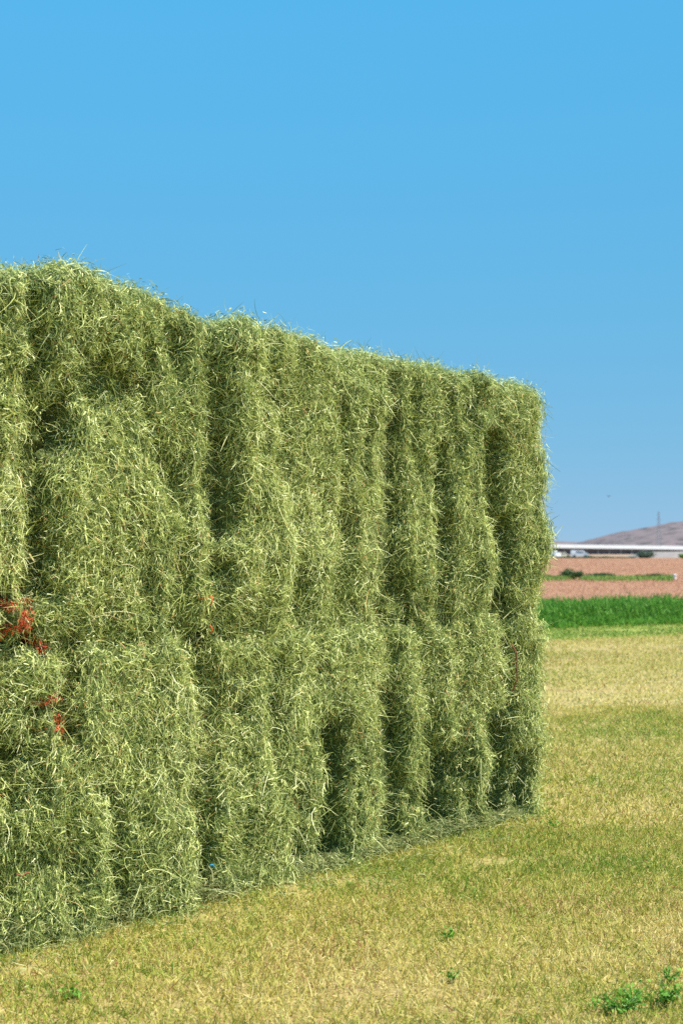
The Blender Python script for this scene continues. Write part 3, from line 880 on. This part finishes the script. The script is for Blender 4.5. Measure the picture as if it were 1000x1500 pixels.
def plant(px, py, h, spread, nl, label):
    Y = EYE * F / (py - HOR)
    b = at(px, py, Y); b[2] = 0.0; h *= 0.62; spread *= 1.35; nl = int(nl * 1.6)
    root = empty('weed_plant', b); tag(root, label, 'weed', 'green weeds growing in the stubble')
    ns = max(4, nl // 7)
    aa = rng.uniform(0, 2 * pi, ns); rr = spread * np.sqrt(rng.random(ns))
    tip = np.stack([rr * np.cos(aa), rr * np.sin(aa), h * rng.uniform(0.55, 1, ns)], 1)
    m = MB()
    P = []
    for t in tip:
        mid = t * [0.45, 0.45, 0.6]
        m.tube([(0, 0, -.005), mid, t], [.0022, .0018, .001], 4)
        for _ in range(nl // ns):
            q = rng.uniform(0.35, 1.05)
            P.append(t * q + rng.normal(0, 0.010, 3))
    P = np.array(P); P[:, 2] = np.maximum(P[:, 2], 0.015)
    v, f = leaves(P, norm(rng.normal(size=P.shape) * .6 + [0, -0.2, 0.9]), rng.uniform(0.006, 0.013, len(P)), 0.5)
    mesh_obj('leaves', v, f, M_green, parent=root, tint=rng.random(len(P)).repeat(4))
    m.build('stems', M_green, root)


plant(905, 1478, 0.10, 0.085, 90, 'bright green leafy weed at the lower right, broadest of the weeds')
plant(922, 1462, 0.10, 0.045, 50, 'small leafy weed close behind the broadest weed')
plant(968, 1464, 0.11, 0.065, 80, 'bright green leafy weed at the right edge, in the lower corner')
plant(975, 1432, 0.08, 0.030, 30, 'small green weed behind the weed in the lower right corner')
plant(652, 1371, 0.07, 0.025, 26, 'small dark green sprout alone in the stubble below the stack')
plant(112, 1456, 0.06, 0.040, 34, 'small green weed in the stubble at the lower left, below the stack')
plant(660, 1432, 0.07, 0.028, 26, 'small green weed nearest below the dark sprout')
plant(810, 1210, 0.07, 0.05, 30, 'green weed in the stubble just right of the stack end')

# ------------------------------------------------------------------ light, sky, camera
SUN_EL = radians(57)
sun_h = np.array([0.985, -0.17]); sun_h /= np.linalg.norm(sun_h)
sd = np.array([sun_h[0] * cos(SUN_EL), sun_h[1] * cos(SUN_EL), sin(SUN_EL)])
from mathutils import Vector
sl = bpy.data.lights.new('sun', 'SUN'); sl.energy = 5.0; sl.angle = radians(0.53); sl.color = (1.0, 0.95, 0.86)
so = bpy.data.objects.new('sun', sl); C.objects.link(so)
so.rotation_euler = Vector(sd).to_track_quat('Z', 'Y').to_euler()

w = bpy.data.worlds.new('World'); scene.world = w; w.use_nodes = True
N, K = w.node_tree.nodes, w.node_tree.links
sky = N.new('ShaderNodeTexSky'); sky.sky_type = 'NISHITA'; sky.sun_disc = False
sky.sun_elevation = SUN_EL
sky.sun_rotation = math.atan2(sun_h[0], sun_h[1])
sky.air_density = 1.0; sky.dust_density = 0.0; sky.ozone_density = 3.0; sky.altitude = 0
# clear dry-air sky: the lookup is lifted off the milky lowest degrees, colour is deepened, brightness kept even
tc = N.new('ShaderNodeTexCoord'); sx = N.new('ShaderNodeSeparateXYZ'); cx = N.new('ShaderNodeCombineXYZ')
ab = N.new('ShaderNodeMath'); ab.operation = 'MAXIMUM'; ab.inputs[1].default_value = 0.0
ml = N.new('ShaderNodeMath'); ml.operation = 'MULTIPLY_ADD'; ml.inputs[1].default_value = 0.62; ml.inputs[2].default_value = 0.135
K.new(tc.outputs['Generated'], sx.inputs[0]); K.new(sx.outputs['X'], cx.inputs['X']); K.new(sx.outputs['Y'], cx.inputs['Y'])
K.new(sx.outputs['Z'], ab.inputs[0]); K.new(ab.outputs[0], ml.inputs[0]); K.new(ml.outputs[0], cx.inputs['Z'])
nv_ = N.new('ShaderNodeVectorMath'); nv_.operation = 'NORMALIZE'; K.new(cx.outputs[0], nv_.inputs[0])
K.new(nv_.outputs[0], sky.inputs[0])
def mth(op, a, b, c=None, clamp=False):
    n = N.new('ShaderNodeMath'); n.operation = op; n.use_clamp = clamp
    for i, q in enumerate((a, b, c)):
        if q is None: continue
        if isinstance(q, (int, float)): n.inputs[i].default_value = q
        else: K.new(q, n.inputs[i])
    return n.outputs[0]


sc_ = N.new('ShaderNodeSeparateColor'); K.new(sky.outputs[0], sc_.inputs[0])
R_, G_, B_ = sc_.outputs
top_ = mth('MAXIMUM', mth('MAXIMUM', R_, G_), B_)
r1 = mth('MINIMUM', mth('MULTIPLY', mth('POWER', mth('DIVIDE', R_, top_), 3.5), 5.75), 0.62)
g1 = mth('MULTIPLY', mth('DIVIDE', G_, top_), 0.985)
val = mth('MULTIPLY', mth('POWER', mth('MULTIPLY', top_, 1 / 6.0), -0.25), 5.8)
cc_ = N.new('ShaderNodeCombineColor')
K.new(mth('MULTIPLY', r1, val), cc_.inputs[0]); K.new(mth('MULTIPLY', g1, val), cc_.inputs[1]); K.new(mth('MULTIPLY', val, 1.0), cc_.inputs[2])
K.new(cc_.outputs[0], N['Background'].inputs['Color'])
N['Background'].inputs['Strength'].default_value = 0.077

cam = bpy.data.cameras.new('camera'); co = bpy.data.objects.new('camera', cam); C.objects.link(co)
cam.sensor_fit = 'VERTICAL'; cam.sensor_height = 36; cam.sensor_width = 24; cam.lens = 50
cam.clip_start = 0.1; cam.clip_end = 20000
co.location = (0, 0, EYE)
co.rotation_euler = (radians(90) + math.atan((HOR - 750) / F), 0, 0)
cam.dof.use_dof = True; cam.dof.focus_distance = 7.2; cam.dof.aperture_fstop = 3.5
scene.camera = co

scene.view_settings.view_transform = 'Standard'; scene.view_settings.look = 'None'
scene.view_settings.exposure = 0.78; scene.view_settings.gamma = 1
scene.render.engine = 'CYCLES'
cy = scene.cycles
cy.use_denoising = False
cy.max_bounces = 6; cy.diffuse_bounces = 4; cy.glossy_bounces = 2; cy.transmission_bounces = 3; cy.transparent_max_bounces = 4
cy.sample_clamp_indirect = 6
cy.caustics_reflective = False; cy.caustics_refractive = False
